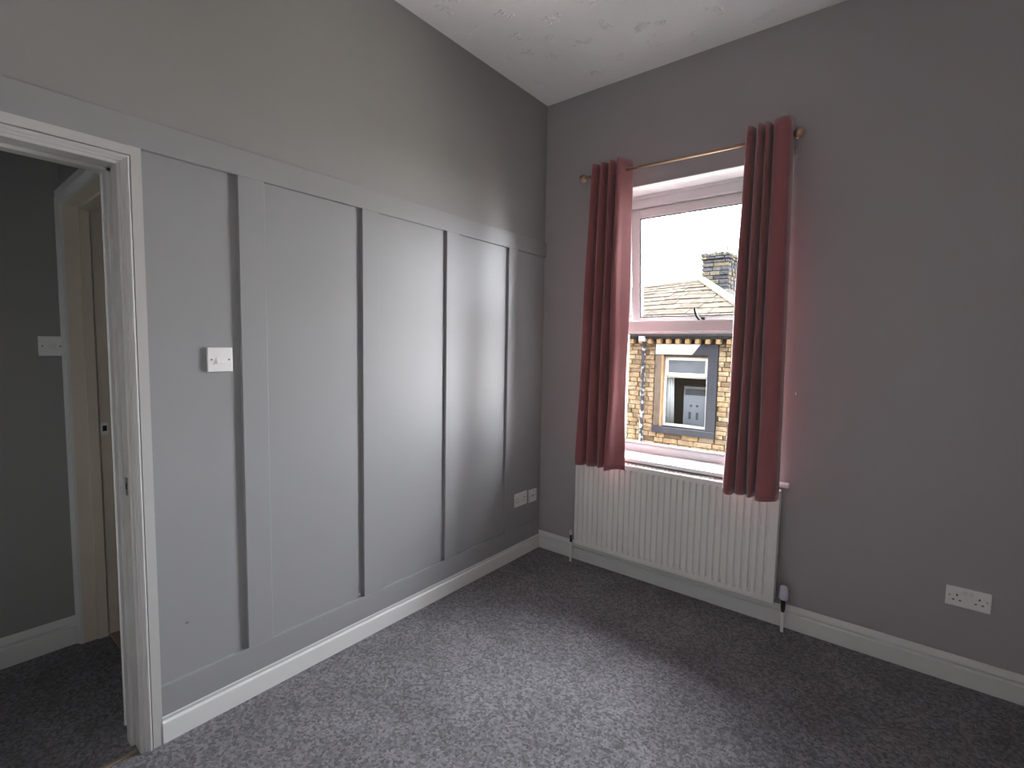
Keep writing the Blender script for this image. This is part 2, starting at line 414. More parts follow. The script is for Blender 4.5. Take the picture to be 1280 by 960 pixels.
door2 = thing('door_2', 'cream lining and casing of the second doorway off the landing', 'doorway', (D2X0, D2Y, 0), kind='structure')
bm = bmesh.new(); casing(bm, [(w_*.95, t) for w_, t in CPROF], -D2X0, -D2X1, D2Z, lambda t, y, z: (max(-y, LX+.001), D2Y-t, z))
part('casing', bm, M['gloss'], door2)
part('lining', boxes([(D2X0, D2X0+.004, D2Y, D2Y+.135, 0, D2Z), (D2X1-.004, D2X1, D2Y, D2Y+.135, 0, D2Z), (D2X0, D2X1, D2Y, D2Y+.135, D2Z-.004, D2Z)]), M['lining'], door2)
part('door_stop', boxes([(D2X0+.004, D2X0+.016, D2Y+.05, D2Y+.09, 0, D2Z-.004), (D2X0+.004, D2X1-.004, D2Y+.05, D2Y+.09, D2Z-.016, D2Z-.004)], bev=.001), M['lining'], door2)
sp = part('strike_plate', boxes([(D2X0+.004, D2X0+.006, D2Y+.098, D2Y+.124, .985, 1.045)]), M['plastic'], door2)
part('latch_hole', boxes([(D2X0+.0055, D2X0+.0068, D2Y+.104, D2Y+.120, 1.004, 1.030)]), M['hole'], door2)
tag(obj('threshold_strip', boxes([(D2X0+.006, D2X1-.006, D2Y+.095, D2Y+.13, -.001, .005)], bev=.002), M['strip']), 'thin metal threshold strip in the second doorway off the landing', 'threshold', kind='structure')
struct('wall_far_room', boxes([(-2.9, -2.75, D2Y+.13, .16, 0, 2.75), (-2.75, -.12, .01, .16, 0, 2.75), (-2.75, LX-.15, D2Y+.13, D2Y+.28, 0, 2.75)]), M['room2'], 'dim brownish wall of the room beyond the second doorway', 'wall')
dr = thing('door_3', 'dark brown door standing open beyond the second doorway', 'door', (-.95, D2Y+.15, 0), kind='structure')
part('door_leaf', boxes([(-.985, -.945, D2Y+.16, D2Y+.90, .012, D2Z-.01)], bev=.002), M['brown'], dr)
part('door_handle', tube(bmesh.new(), [(-.945, D2Y+.84, 1.0), (-.90, D2Y+.84, 1.0), (-.89, D2Y+.83, 1.0), (-.89, D2Y+.73, 1.0)], .009), M['chrome'], dr)

# ------------------------------------------------------------------ switches and sockets
def wallplate(name, label, cat, org, ux, nrm, wdt, hgt, depth, kind, back=0.0):
    group = {'switch': 'white light switches', 'double': 'white double power sockets'}.get(kind)
    """org: centre on the wall; ux: unit vector along the plate; nrm: out of the wall"""
    ux = Vector(ux); nrm = Vector(nrm); uz = Vector((0, 0, 1))
    root = thing(name, label, cat, org, group)
    Rm = Matrix((ux, nrm, uz)).transposed().to_4x4()
    def add(pn, bm, m):
        bmesh.ops.transform(bm, matrix=Rm, verts=bm.verts); return obj(pn, bm, m, root)
    if back: add('back_box', boxes([(-wdt/2, wdt/2, 0, back, -hgt/2, hgt/2)], bev=.002), M['plastic'])
    add('plate', boxes([(-wdt/2, wdt/2, back, back+depth, -hgt/2, hgt/2)], bev=.0025, seg=2), M['plastic'])
    f = back+depth
    if kind == 'switch':
        bm = boxes([(-.014, .014, f-.001, f+.003, -.015, .015)], bev=.001)
        for v in bm.verts:
            if v.co.y > f: v.co.y += .0045*(-v.co.z/.015)
        add('rocker', bm, M['plastic'])
        for s in (-1, 1): add('screw', lathe(bmesh.new(), [(.0035, 0), (.0035, .0012), (.002, .0014)], (s*.030, f-.0005, 0), (0, 1, 0), 10), M['screw'])
    if kind == 'double':
        for s in (-1, 1):
            cx = s*.036
            for (dx, dz, a, b) in ((0, .016, .0025, .0045), (-.011, -.006, .004, .0022), (.011, -.006, .004, .0022)):
                add('socket_hole', boxes([(cx+dx-a, cx+dx+a, f-.001, f+.0004, dz-b-.008, dz+b-.008)]), M['hole'])
            bm = boxes([(s*.011-.007, s*.011+.007, f-.001, f+.003, .014, .032)], bev=.0008)
            for v in bm.verts:
                if v.co.y > f: v.co.y += .003*((v.co.z-.023)/.009)
            add('rocker', bm, M['plastic'])
            add('screw', lathe(bmesh.new(), [(.003, 0), (.003, .0012)], (s*.060, f-.0005, .004), (0, 1, 0), 8), M['screw'])
    if kind == 'aerial':
        add('aerial_port', lathe(bmesh.new(), [(.008, 0), (.008, .003), (.005, .003), (.005, .001)], (0, f-.001, 0), (0, 1, 0), 14), M['screw'])
        for s in (-1, 1): add('screw', lathe(bmesh.new(), [(.003, 0), (.003, .0012)], (s*.030, f-.0005, 0), (0, 1, 0), 8), M['screw'])
    return root
wallplate('light_switch', 'white single light switch on the grey panelled wall by the doorway', 'light switch', (.0015, -2.096, 1.371), (0, -1, 0), (1, 0, 0), .086, .090, .012, 'switch')
wallplate('light_switch', 'dim white light switch on the dark landing wall', 'light switch', (LX, -2.414, 1.405), (0, -1, 0), (1, 0, 0), .086, .088, .010, 'switch')
wallplate('double_socket', 'white double power socket low on the panelled wall near the corner', 'socket', (.0015, -.232, .400), (0, -1, 0), (1, 0, 0), .140, .092, .009, 'double')
wallplate('aerial_socket', 'small square white aerial outlet beside the corner', 'socket', (.0015, -.092, .394), (0, -1, 0), (1, 0, 0), .090, .090, .009, 'aerial')
wallplate('double_socket', 'white double power socket on the plain wall right of the radiator', 'socket', (2.278, 0, .384), (1, 0, 0), (0, -1, 0), .146, .086, .009, 'double')
hk = thing('tieback_hook', 'tiny metal curtain hook on the wall right of the curtain', 'hook', (1.583, 0, 1.22))
part('hook_base', lathe(bmesh.new(), [(.007, 0), (.007, .002), (.003, .003)], (1.583, 0, 1.22), (0, -1, 0), 12), M['screw'], hk)
part('hook_arm', tube(bmesh.new(), [(1.583, -.002, 1.22), (1.583, -.016, 1.22), (1.583, -.022, 1.226), (1.583, -.022, 1.233)], .0026, 8), M['plastic'], hk)

# ------------------------------------------------------------------ window
win = thing('window_1', 'white plastic window with a tilted top sash over a fixed lower pane', 'window', ((WX0+WX1)/2, .2, WZ0), kind='structure')
fy0, fy1 = .19, .26
HB, TB, TT = 2.345, 1.549, 1.618           # under head, transom bottom / top
jw = .068
part('outer_frame', boxes([(WX0+.003, WX0+jw, fy0, fy1, WZ0, WZ1-.004), (WX1-jw, WX1-.003, fy0, fy1, WZ0, WZ1-.004), (WX0+jw, WX1-jw, fy0, fy1, HB, WZ1-.004), (WX0+jw, WX1-jw, fy0, fy1, WZ0, WZ0+.048)], bev=.003), M['upvc'], win)
part('head_trim', boxes([(WX0+.004, WX1-.004, .172, .19, WZ1-.022, WZ1-.004)], bev=.003), M['upvc'], win)
part('transom', boxes([(WX0+jw, WX1-jw, fy0, fy1-.005, TB, TT)], bev=.004), M['upvc'], win)
gx0, gx1, gz0, gz1 = WX0+jw, WX1-jw, WZ0+.048, TB
def ring(x0, x1, y0, y1, z0, z1, b):
    return [(x0, x0+b, y0, y1, z0, z1), (x1-b, x1, y0, y1, z0, z1), (x0+b, x1-b, y0, y1, z1-b, z1), (x0+b, x1-b, y0, y1, z0, z0+b)]
bead = part('glazing_bead', boxes(ring(gx0, gx1, fy0+.012, fy0+.03, gz0, gz1, .012)), M['upvc'], win)
part('gasket', boxes(ring(gx0+.010, gx1-.010, fy0+.028, fy0+.036, gz0+.010, gz1-.010, .005)), M['gasket'], win)
part('pane', boxes([(gx0+.004, gx1-.004, fy0+.030, fy0+.034, gz0+.004, gz1-.004)]), M['glass'], win)
# top-hung sash, open a little at the foot
sash = bpy.data.objects.new('top_sash', None); C.objects.link(sash); sash.parent = win
sash.location = (0, fy0+.032-.2, HB-WZ0); sash.rotation_euler = (math.radians(4.6), 0, 0)
sw = (gx1-gx0)/2-.004; shh = HB-TT+.030
def sp_(name, bm, m): return obj(name, bm, m, sash)
sp_('sash_frame', boxes(ring(-sw, sw, -.01, .045, -shh, -.003, .058), bev=.003), M['upvc'])
sp_('sash_gasket', boxes(ring(-sw+.056, sw-.056, -.004, .012, -shh+.056, -.059, .008)), M['gasket'])
sp_('pane', boxes([(-sw+.05, sw-.05, .012, .016, -shh+.05, -.053)]), M['glass'])
bm = bmesh.new()
hx = .03
box(bm, hx-.012, hx+.012, -.022, -.01, -shh+.008, -shh+.050, bev=.003)
tube(bm, [(hx, -.022, -shh+.028), (hx, -.038, -shh+.030), (hx-.010, -.046, -shh+.036), (hx-.026, -.050, -shh+.058), (hx-.036, -.052, -shh+.088), (hx-.040, -.050, -shh+.112)], [.007, .007, .0075, .008, .0075, .006], 10)
h_ = sp_('handle', bm, M['blackm']); h_['label'] = 'black curved sash handle'
# window board
bm = bmesh.new()
prism(bm, [(WX0+.004, .19), (WX0+.004, 0), (WX0-.075, 0), (WX0-.075, -.040), (1.577, -.040), (1.577, 0), (WX1-.004, 0), (WX1-.004, .19)], 'z', .738, .7605)
ed = [e for e in bm.edges if all(abs(v.co.y+.04) < 1e-5 for v in e.verts) and abs(e.verts[0].co.z-e.verts[1].co.z) < 1e-5]
bmesh.ops.bevel(bm, geom=ed, offset=.006, segments=3, profile=.5, affect='EDGES')
struct('trim_1', bm, M['sillw'], 'white window board below the window', 'window sill')

# ------------------------------------------------------------------ radiator
RX0, RX1, RZ0, RZ1, RY = .358, 1.549, .142, .728, -.100
rad = thing('radiator', 'white ribbed panel radiator under the window', 'radiator', ((RX0+RX1)/2, -.06, 0))
def rad_panel():
    bm = bmesh.new(); nr = 32; m_ = .020; pitch_ = (RX1-RX0-2*m_)/nr
    xs = [(RX0, 0), (RX0+.003, 1), (RX0+m_*.9, 1)]
    cols = [(RX0, 0, 0)]
    cols = []
    # columns: (x, rib) rib=1 -> groove depth applied away from the ends
    cols.append((RX0, 0)); cols.append((RX0+m_-.004, 0))
    for i in range(nr):
        a = RX0+m_+i*pitch_
        cols += [(a, 0), (a+.005, 1), (a+.012, 1), (a+.017, 0), (a+pitch_-.004, 0)]
    cols.append((RX1, 0))
    rows = [(RZ0, 0, .004), (RZ0+.004, 0, 0), (RZ0+.030, 0, 0), (RZ0+.042, 1, 0), (RZ1-.040, 1, 0), (RZ1-.028, 0, 0), (RZ1-.004, 0, 0), (RZ1, 0, .004)]
    g = [[bm.verts.new((x, RY + (.012 if (rb and zr) else 0) + rr, z)) for x, rb in cols] for z, zr, rr in rows]
    for a, b in zip(g[:-1], g[1:]):
        for k in range(len(cols)-1): bm.faces.new((a[k], a[k+1], b[k+1], b[k]))
    # back sheet and edges
    yb = RY+.016
    c = [bm.verts.new((RX0, yb, RZ0)), bm.verts.new((RX1, yb, RZ0)), bm.verts.new((RX1, yb, RZ1)), bm.verts.new((RX0, yb, RZ1))]
    bm.faces.new(c)
    bm.faces.new(g[0] + [c[1], c[0]]); bm.faces.new(g[-1] + [c[2], c[3]])
    bm.faces.new([r[0] for r in g] + [c[3], c[0]]); bm.faces.new([r[-1] for r in g] + [c[2], c[1]])
    return bm
part('front_panel', rad_panel(), M['rad'], rad, angle=22)
part('convector_fins', boxes([(RX0+.05+i*.03, RX0+.052+i*.03, RY+.016, RY+.050, RZ0+.04, RZ1-.03) for i in range(37)]), M['rad'], rad)
for s in (0, 1):
    xx = RX0-.001 if s == 0 else RX1-.011
    part('side_cover', boxes([(xx, xx+.012, RY+.004, RY+.060, RZ0+.004, RZ1+.003)], bev=.002), M['rad'], rad)
tg = [(RX0+.012, RX1-.012, RY+.014, RY+.018, RZ1-.012, RZ1+.002), (RX0+.012, RX1-.012, RY+.054, RY+.058, RZ1-.012, RZ1+.002)]
tg += [(RX0+.02+i*.026, RX0+.024+i*.026, RY+.018, RY+.054, RZ1-.008, RZ1) for i in range(45)]
part('top_grille', boxes(tg), M['rad'], rad)
for x in (RX0+.16, RX1-.16): part('wall_bracket', boxes([(x-.018, x+.018, RY+.016, -.001, RZ0+.10, RZ1-.10)]), M['rad'], rad)
vy = RY+.030
# lockshield valve on the left, thermostatic valve on the right
vx = RX0-.040
v1 = part('lockshield_valve', tube(bmesh.new(), [(vx, vy, .135), (vx, vy, .185)], .009, 12), M['darkvalve'], rad)
part('valve_tail', tube(bmesh.new(), [(vx, vy, .165), (RX0+.006, vy, .165)], .0075, 12), M['chrome'], rad)
part('valve_cap', lathe(bmesh.new(), [(.009, 0), (.0105, .004), (.009, .032), (.004, .035)], (vx, vy, .183), (0, 0, 1), 14), M['trv'], rad)
part('pipe', tube(bmesh.new(), [(vx, vy, 0), (vx, vy, .14)], .0075, 12), M['rad'], rad)
vx = RX1+.042
part('valve_body', tube(bmesh.new(), [(vx, vy, .105), (vx, vy, .125), (vx, vy, .15), (vx, vy, .178)], [.008, .011, .011, .009], 12), M['darkvalve'], rad)
part('valve_tail', tube(bmesh.new(), [(vx, vy, .152), (RX1-.006, vy, .152)], .008, 12), M['chrome'], rad)
part('pipe', tube(bmesh.new(), [(vx, vy, 0), (vx, vy, .11)], .0078, 12), M['rad'], rad)
th = part('thermostat_head', lathe(bmesh.new(), [(.017, 0), (.0205, .003), (.0215, .02), (.0195, .05), (.0175, .066), (.013, .070), (.004, .071)], (vx, vy, .172), (0, 0, 1), 20), M['trv'], rad, angle=40)
th['label'] = 'pale lilac grey thermostat head'

# ------------------------------------------------------------------ curtain pole
PZL, PZR, PY = 2.479, 2.462, -.150
pole = thing('curtain_pole', 'thin brass curtain pole with ball finials above the window', 'curtain pole', (.95, PY, 2.47))
px0, px1 = .415, 1.520
part('rod', tube(bmesh.new(), [(px0, PY, PZL), (px1, PY, PZR)], .0085, 14), M['brass'], pole, smooth=True)
for s, x, z in ((-1, px0, PZL), (1, px1, PZR)):
    f = part('finial', lathe(bmesh.new(), [(.010, -.012), (.012, -.006), (.012, 0), (.007, .002), (.007, .008)] + [(.0245*math.sin(a), .031-.0245*math.cos(a)) for a in [.30+i*(math.pi-.34)/12 for i in range(13)]], (x, PY, z), (s, 0, 0), 20), M['brass'], pole, smooth=True)
for x, z in ((.452, PZL-.0006), (1.492, PZR+.0004)):
    part('bracket', tube(bmesh.new(), [(x, 0, z-.012), (x, -.006, z-.012), (x, -.0061, z-.012), (x, PY, z-.012)], [.024, .022, .006, .006], 14), M['brass'], pole)
    part('bracket_cup', tube(bmesh.new(), [(x-.008, PY, z), (x+.008, PY, z)], .0125, 14), M['brass'], pole)

# ------------------------------------------------------------------ curtains
def catmull(P, n):
    P = [Vector((p[0], p[1], 0)) for p in P]
    Q = [P[0]*2-P[1]] + P + [P[-1]*2-P[-2]]
    out = []
    seg = len(P)-1
    for i in range(n):
        t = i/(n-1)*seg; k = min(int(t), seg-1); u = t-k
        a, b, c, d = Q[k], Q[k+1], Q[k+2], Q[k+3]
        out.append(.5*((2*b)+(c-a)*u+(2*a-5*b+4*c-d)*u*u+(3*b-a-3*c+d)*u**3))
    return out
def curtain(label, top, bot, z_top, z_bot, seed):
    rs = random.Random(seed); n = 150; m_ = 46
    tp, bt = catmull(top, n), catmull(bot, n)
    ph = [rs.uniform(0, 6.28) for _ in range(6)]
    bm = bmesh.new(); rows = []
    for j in range(m_+1):
        v = j/m_; e = v**.8
        row = []
        for i in range(n):
            p = tp[i].lerp(bt[i], e); s = i/n
            a = .004*math.sin(3.1*v*3+ph[0]+s*9)*v + .003*math.sin(11*v+ph[1]+s*17)*v
            b = .004*math.sin(4.3*v*2+ph[2]+s*13)*v
            z = z_top + (z_bot-z_top)*v + (.006*math.sin(s*21+ph[3]) if v > .97 else 0)*v
            row.append(bm.verts.new((p.x+a, p.y+b, z)))
        rows.append(row)
    for a, b in zip(rows[:-1], rows[1:]):
        for k in range(n-1): bm.faces.new((a[k], a[k+1], b[k+1], b[k]))
    me_org = Vector((sum(p[0] for p in top)/len(top), PY, z_bot))
    bmesh.ops.translate(bm, verts=bm.verts, vec=-me_org)
    o = obj('curtain', bm, M['fabric'], smooth=True, loc=me_org)
    sd = o.modifiers.new('thickness', 'SOLIDIFY'); sd.thickness = .0025; sd.offset = 0
    return tag(o, label, 'curtain', 'pair of red window curtains')
curtain('dusky red curtain left of the window, its window-side fold lit pink',
        [(.478, -.128), (.468, -.165), (.476, -.196), (.496, -.172), (.508, -.128), (.520, -.172), (.534, -.200), (.552, -.172), (.562, -.128), (.574, -.172), (.590, -.202), (.606, -.175), (.615, -.128), (.628, -.165), (.640, -.205), (.654, -.196), (.668, -.165), (.684, -.130), (.694, -.105)],
        [(.420, -.132), (.404, -.165), (.416, -.200), (.450, -.178), (.466, -.134), (.480, -.172), (.500, -.206), (.524, -.178), (.536, -.134), (.552, -.172), (.572, -.208), (.592, -.182), (.600, -.134), (.612, -.165), (.630, -.212), (.652, -.205), (.676, -.175), (.700, -.150), (.716, -.135)],
        2.535, .705, 1)
curtain('darker red curtain right of the window, backlit with one wide fold',
        [(1.318, -.112), (1.322, -.150), (1.332, -.196), (1.346, -.200), (1.358, -.170), (1.362, -.128), (1.372, -.170), (1.386, -.204), (1.400, -.180), (1.404, -.128), (1.412, -.165), (1.420, -.200), (1.432, -.180), (1.440, -.128), (1.446, -.165), (1.455, -.200), (1.476, -.212), (1.502, -.214), (1.522, -.200), (1.526, -.140)],
        [(1.290, -.135), (1.296, -.165), (1.310, -.202), (1.330, -.206), (1.345, -.176), (1.350, -.134), (1.360, -.175), (1.376, -.208), (1.394, -.184), (1.400, -.134), (1.408, -.170), (1.422, -.206), (1.440, -.184), (1.446, -.134), (1.454, -.170), (1.466, -.208), (1.492, -.222), (1.522, -.222), (1.549, -.205), (1.554, -.140)],
        2.530, .700, 2)

# ------------------------------------------------------------------ outside: street and the house opposite
bm = boxes([(-14, -.12, .17, .32, -3.2, 5.2), (XR+.15, 14, .0, .32, -3.2, 5.2), (-.12, XR+.15, 0, .32, H+.2, 5.2)])  # unseen terrace front and roof, added and sized to shade the facade opposite
prism(bm, [(.62, 5.1), (.62, 5.2), (-4.0, 8.1), (-8.6, 5.2), (-8.6, 5.1)], 'x', -14, 14)
struct('wall_terrace_shade', bm, M['stone'], 'unseen front and roof of this terrace, added to shade the house opposite', 'wall')
struct('street', boxes([(-30, 30, .32, 60, -3.4, -3.2)]), M['street'], 'street between the two rows of houses', 'street')
YW = 8.0
house = thing('terraced_house', 'sandstone terraced house across the street seen through the window', 'house', (-2, YW, -3.2))
HW = (-10.0, -1.0+1.95)        # wall extent; corner at the right
wx0, wx1, wz0, wz1 = -2.30, -1.285, -.31, 1.30    # window hole
part('wall', boxes([(HW[0], wx0, YW+.03, YW+.4, -3.2, 1.78), (wx1, HW[1], YW+.03, YW+.4, -3.2, 1.78), (wx0, wx1, YW+.03, YW+.4, -3.2, wz0), (wx0, wx1, YW+.03, YW+.4, wz1, 1.78),
                    (HW[0], HW[1], YW+6.0, YW+6.3, -3.2, 1.78), (HW[0], HW[0]+.3, YW+.4, YW+6, -3.2, 1.78), (HW[1]-.3, HW[1], YW+.4, YW+6, -3.2, 1.78)]), M['mortar'], house)
# coursed stones: those in view one by one, the rest as one mesh
def unit_stone(seed):
    rs = random.Random(seed); bm = bmesh.new(); box(bm, -.5, .5, -.5, .5, -.5, .5)
    fr = [f for f in bm.faces if f.calc_center_median().y < -.4]
    r = bmesh.ops.inset_region(bm, faces=fr, thickness=.06, depth=.0)
    for v in bm.verts:
        if v.co.y < -.4 and max(abs(v.co.x), abs(v.co.z)) > .47: v.co.y += .25
        elif v.co.y < -.4: v.co.y += rs.uniform(-.12, .12)
        v.co.x += rs.uniform(-.025, .025); v.co.z += rs.uniform(-.05, .05)
    bmesh.ops.recalc_face_normals(bm, faces=bm.faces)
    me = bpy.data.meshes.new('stone'); bm.to_mesh(me); bm.free(); me.materials.append(M['stone']); return me
US = [unit_stone(i) for i in range(7)]
hl = house.location
rs = random.Random(11); rest = bmesh.new(); ns_ = 0
surround = (-2.475, -1.075, -.465, 1.565)
z = -3.18
while z < 1.56:
    h = rs.uniform(.085, .118)
    if z+h > 1.56: h = 1.565-z
    x = HW[0] + rs.uniform(0, .2)
    while x < HW[1]-.05:
        L_ = min(rs.uniform(.17, .40), HW[1]-x)
        segs = [(x, x+L_)]
        if z+h > surround[2]+.02 and z < surround[3]-.02:
            a, b = x, x+L_; segs = []
            if b <= surround[0] or a >= surround[1]: segs = [(a, b)]
            else:
                if a < surround[0]-.04: segs.append((a, surround[0]))
                if b > surround[1]+.04: segs.append((surround[1], b))
        for a, b in segs:
            g = .009
            if a > -3.55 and b < -.35 and z > -1.05:
                o = bpy.data.objects.new('stone', US[rs.randrange(7)]); C.objects.link(o); o.parent = house
                o.scale = (b-a-g, .07, h-g); o.location = Vector(((a+b)/2, YW+.02+rs.uniform(-.008, .006), z+h/2))-hl; ns_ += 1
            else:
                d = rs.uniform(-.008, .006)
                box(rest, a+g/2, b-g/2, YW-.012+d, YW+.05, z+g/2, z+h-g/2)
        x += L_
    z += h
o = part('stonework', rest, M['stone'], house); o['kind'] = 'stuff'
print('stones', ns_)
# eaves: corbels, gutter, downpipe
cx_ = -3.9
i = 0
bmc = bmesh.new(); box(bmc, -.045, .045, -.16, .06, -.055, .055, bev=.012); bmesh.ops.recalc_face_normals(bmc, faces=bmc.faces)
mec = bpy.data.meshes.new('corbel'); bmc.to_mesh(mec); bmc.free(); mec.materials.append(M['jambt'])
cx_ = -6.0
while cx_ < HW[1]:
    o = bpy.data.objects.new('corbel', mec); C.objects.link(o); o.parent = house; o.location = Vector((cx_, YW, 1.625))-hl
    cx_ += .2145
part('eaves_course', boxes([(HW[0], HW[1], YW-.02, YW+.05, 1.565, 1.60), (HW[0], HW[1], YW-.18, YW+.05, 1.68, 1.76)]), M['gutter'], house)
bm = bmesh.new()
prof = [(-.30+.06-.065*math.cos(a), 1.80-.07*math.sin(a)) for a in [math.pi*k/8 for k in range(9)]] + [(-.30+.06+.055*math.cos(a), 1.80-.06*math.sin(a)) for a in [math.pi*k/8 for k in range(9)]]
prism(bm, [(YW+a, b) for a, b in prof], 'x', HW[0], HW[1]); part('gutter', bm, M['gutter'], house)
part('rain_hopper', boxes([(-2.78, -2.655, YW-.26, YW-.02, 1.62, 1.80)], bev=.01), M['whitep'], house)
part('downpipe', tube(bmesh.new(), [(-2.715, YW-.09, 1.66), (-2.715, YW-.09, 1.40), (-2.71, YW-.09, -3.2)], .045, 12), M['pipe'], house)
# window surround
zl0, zl1 = 1.335, 1.563
bm = bmesh.new(); prism(bm, [(-2.445, zl0), (-1.625, zl0), (-1.445, zl1), (-2.445, zl1)], 'y', YW-.05, YW+.2); p = part('lintel', bm, M['whitep'], house); p['label'] = 'white painted length of the lintel'
bm = bmesh.new(); prism(bm, [(-1.625, zl0), (-1.085, zl0), (-1.085, zl1), (-1.445, zl1)], 'y', YW-.05, YW+.2); p = part('lintel', bm, M['greyp'], house); p['label'] = 'dark grey painted end of the lintel'
part('jamb_stone', boxes([(-1.285, -1.085, YW-.05, YW+.2, -.31, zl0)], bev=.006), M['greyp'], house)['label'] = 'dark grey painted jamb'
part('jamb_stone', boxes([(-2.46, -2.305, YW-.03, YW+.2, -.31, zl0)], bev=.006), M['jambg'], house)
part('jamb_reveal', boxes([(-2.305, -2.285, YW-.025, YW+.13, -.31, zl0)]), M['jambt'], house)['label'] = 'tan stone inner edge of the jamb'
part('window_sill', boxes([(-2.47, -1.075, YW-.08, YW+.2, -.455, -.31)], bev=.008), M['greyp'], house)['label'] = 'dark grey painted stone sill'
xw = bpy.data.objects.new('window', None); C.objects.link(xw); xw.parent = house; xw.location = Vector((-1.79, YW+.12, -.3))-hl
def xp(name, bm, m):
    bmesh.ops.translate(bm, verts=bm.verts, vec=-Vector((-1.79, YW+.12, -.3))); return obj(name, bm, m, xw)
xp('window_frame', boxes(ring(-2.298, -1.287, YW+.12, YW+.18, -.308, 1.30, .062) + [(-2.236, -1.349, YW+.12, YW+.18, .81, .87)], bev=.006), M['upvcx'])
xp('vent_sash', boxes(ring(-2.262, -1.30, YW+.08, YW+.125, .85, 1.275, .072), bev=.006), M['upvcx'])
xp('pane', boxes([(-2.20, -1.36, YW+.10, YW+.106, .91, 1.21)]), M['panerefl'])
xp('pane', boxes([(-2.24, -1.345, YW+.15, YW+.156, -.25, .82)]), M['xglass'])
# inside that window
struct('wall_house_room', boxes([(-3.4, -.4, YW+2.6, YW+2.7, -1.2, 1.7), (-3.5, -3.4, YW+.4, YW+2.7, -1.2, 1.7), (-.4, -.3, YW+.4, YW+2.7, -1.2, 1.7), (-3.5, -.3, YW+.4, YW+2.7, -1.3, -1.2), (-3.5, -.3, YW+.4, YW+2.7, 1.6, 1.7)]), M['xdark'], 'dim room inside the house across the street', 'wall')
bm = bmesh.new(); rows = []
for j in range(2):
    zz = 1.3 if j == 0 else -.30
    rows.append([bm.verts.new((-2.45+.30*k/40*(1 if j == 0 else 1.15), YW+.34+.03*math.sin(k*1.1), zz)) for k in range(41)])
for k in range(40): bm.faces.new((rows[0][k], rows[0][k+1], rows[1][k+1], rows[1][k]))
bmesh.ops.translate(bm, verts=bm.verts, vec=(2.3, -YW-.34, .3))
nc = tag(obj('net_curtain', bm, M['net'], smooth=True, loc=(-2.3, YW+.34, -.3)), 'white curtain inside the window of the house across the street', 'curtain')
sd = nc.modifiers.new('thickness', 'SOLIDIFY'); sd.thickness = .003
cab = thing('cabinet', 'pale grey cabinet inside the window of the house across the street', 'cabinet', (-1.72, YW+.75, -1.2))
part('body', boxes([(-1.995, -1.44, YW+.6, YW+.95, -1.2, .605)], bev=.01), M['cab'], cab)
part('dark_panel', boxes([(-1.955, -1.475, YW+.585, YW+.60, .395, .535)], bev=.004), M['cabd'], cab)
for x in (-1.809, -1.672): part('knob', lathe(bmesh.new(), [(.028, 0), (.028, .02), (.02, .024)], (x, YW+.60, .15), (0, -1, 0), 14), M['cabd'], cab)
for x in (-1.836, -1.667): part('slot_handle', boxes([(x-.025, x+.025, YW+.585, YW+.60, -.165, 0)], bev=.006), M['cabd'], cab)

# roof: hipped, diminishing courses of stone slates
def ridge_z(x): return 3.331 + .05*(min(x, -2.49)+2.49)
EY, EZ, RYY = YW-.25, 1.885, 10.97
PKX = -2.491
HX = PKX + .75*(RYY-EY)       # hip corner at the eaves
def front(x, t):              # t 0 eaves .. 1 ridge
    return Vector((x, EY+(RYY-EY)*t, EZ+(ridge_z(x)-EZ)*t))
def hipx(t): return HX+(PKX-HX)*t
BY = 2*RYY-EY
roof = bpy.data.objects.new('roof', None); C.objects.link(roof); roof.parent = house; roof.location = Vector((PKX, RYY, EZ))-hl
def rp(name, bm, m, **k):
    bmesh.ops.translate(bm, verts=bm.verts, vec=-Vector((PKX, RYY, EZ))); return obj(name, bm, m, roof, **k)
bm = bmesh.new()
dz = Vector((0, 0, -.03))
XL = HW[0]-.2
vA = bm.verts.new(front(XL, 0)+dz); vB = bm.verts.new(Vector((HX, EY, EZ))+dz); vC = bm.verts.new(Vector((PKX, RYY, 3.331))+dz); vD = bm.verts.new(front(XL, 1)+dz)
vE = bm.verts.new(Vector((HX, BY, EZ))+dz); vF = bm.verts.new(Vector((XL, BY, EZ))+dz)
bm.faces.new((vA, vB, vC, vD)); bm.faces.new((vB, vE, vC)); bm.faces.new((vC, vE, vF, vD)); bm.faces.new((vA, vD, vF)); bm.faces.new((vA, vF, vE, vB))
rp('roof_deck', bm, M['slateu'])
NR = 11
ts = [0]
for i in range(NR): ts.append(ts[-1] + (.125 - .0065*i))
ts = [t/ts[-1] for t in ts]
rs = random.Random(5)
def slab(P00, P10, P11, P01, nrm, th_, tilt):
    bm = bmesh.new()
    lo = [P00+nrm*tilt, P10+nrm*tilt, P11, P01]
    hi = [p+nrm*th_ for p in lo]
    a = [bm.verts.new(p) for p in lo]; b = [bm.verts.new(p) for p in hi]
    bm.faces.new(a[::-1]); bm.faces.new(b)
    for k in range(4): bm.faces.new((a[k], a[(k+1) % 4], b[(k+1) % 4], b[k]))
    return bm
nsl = 0
far = bmesh.new()
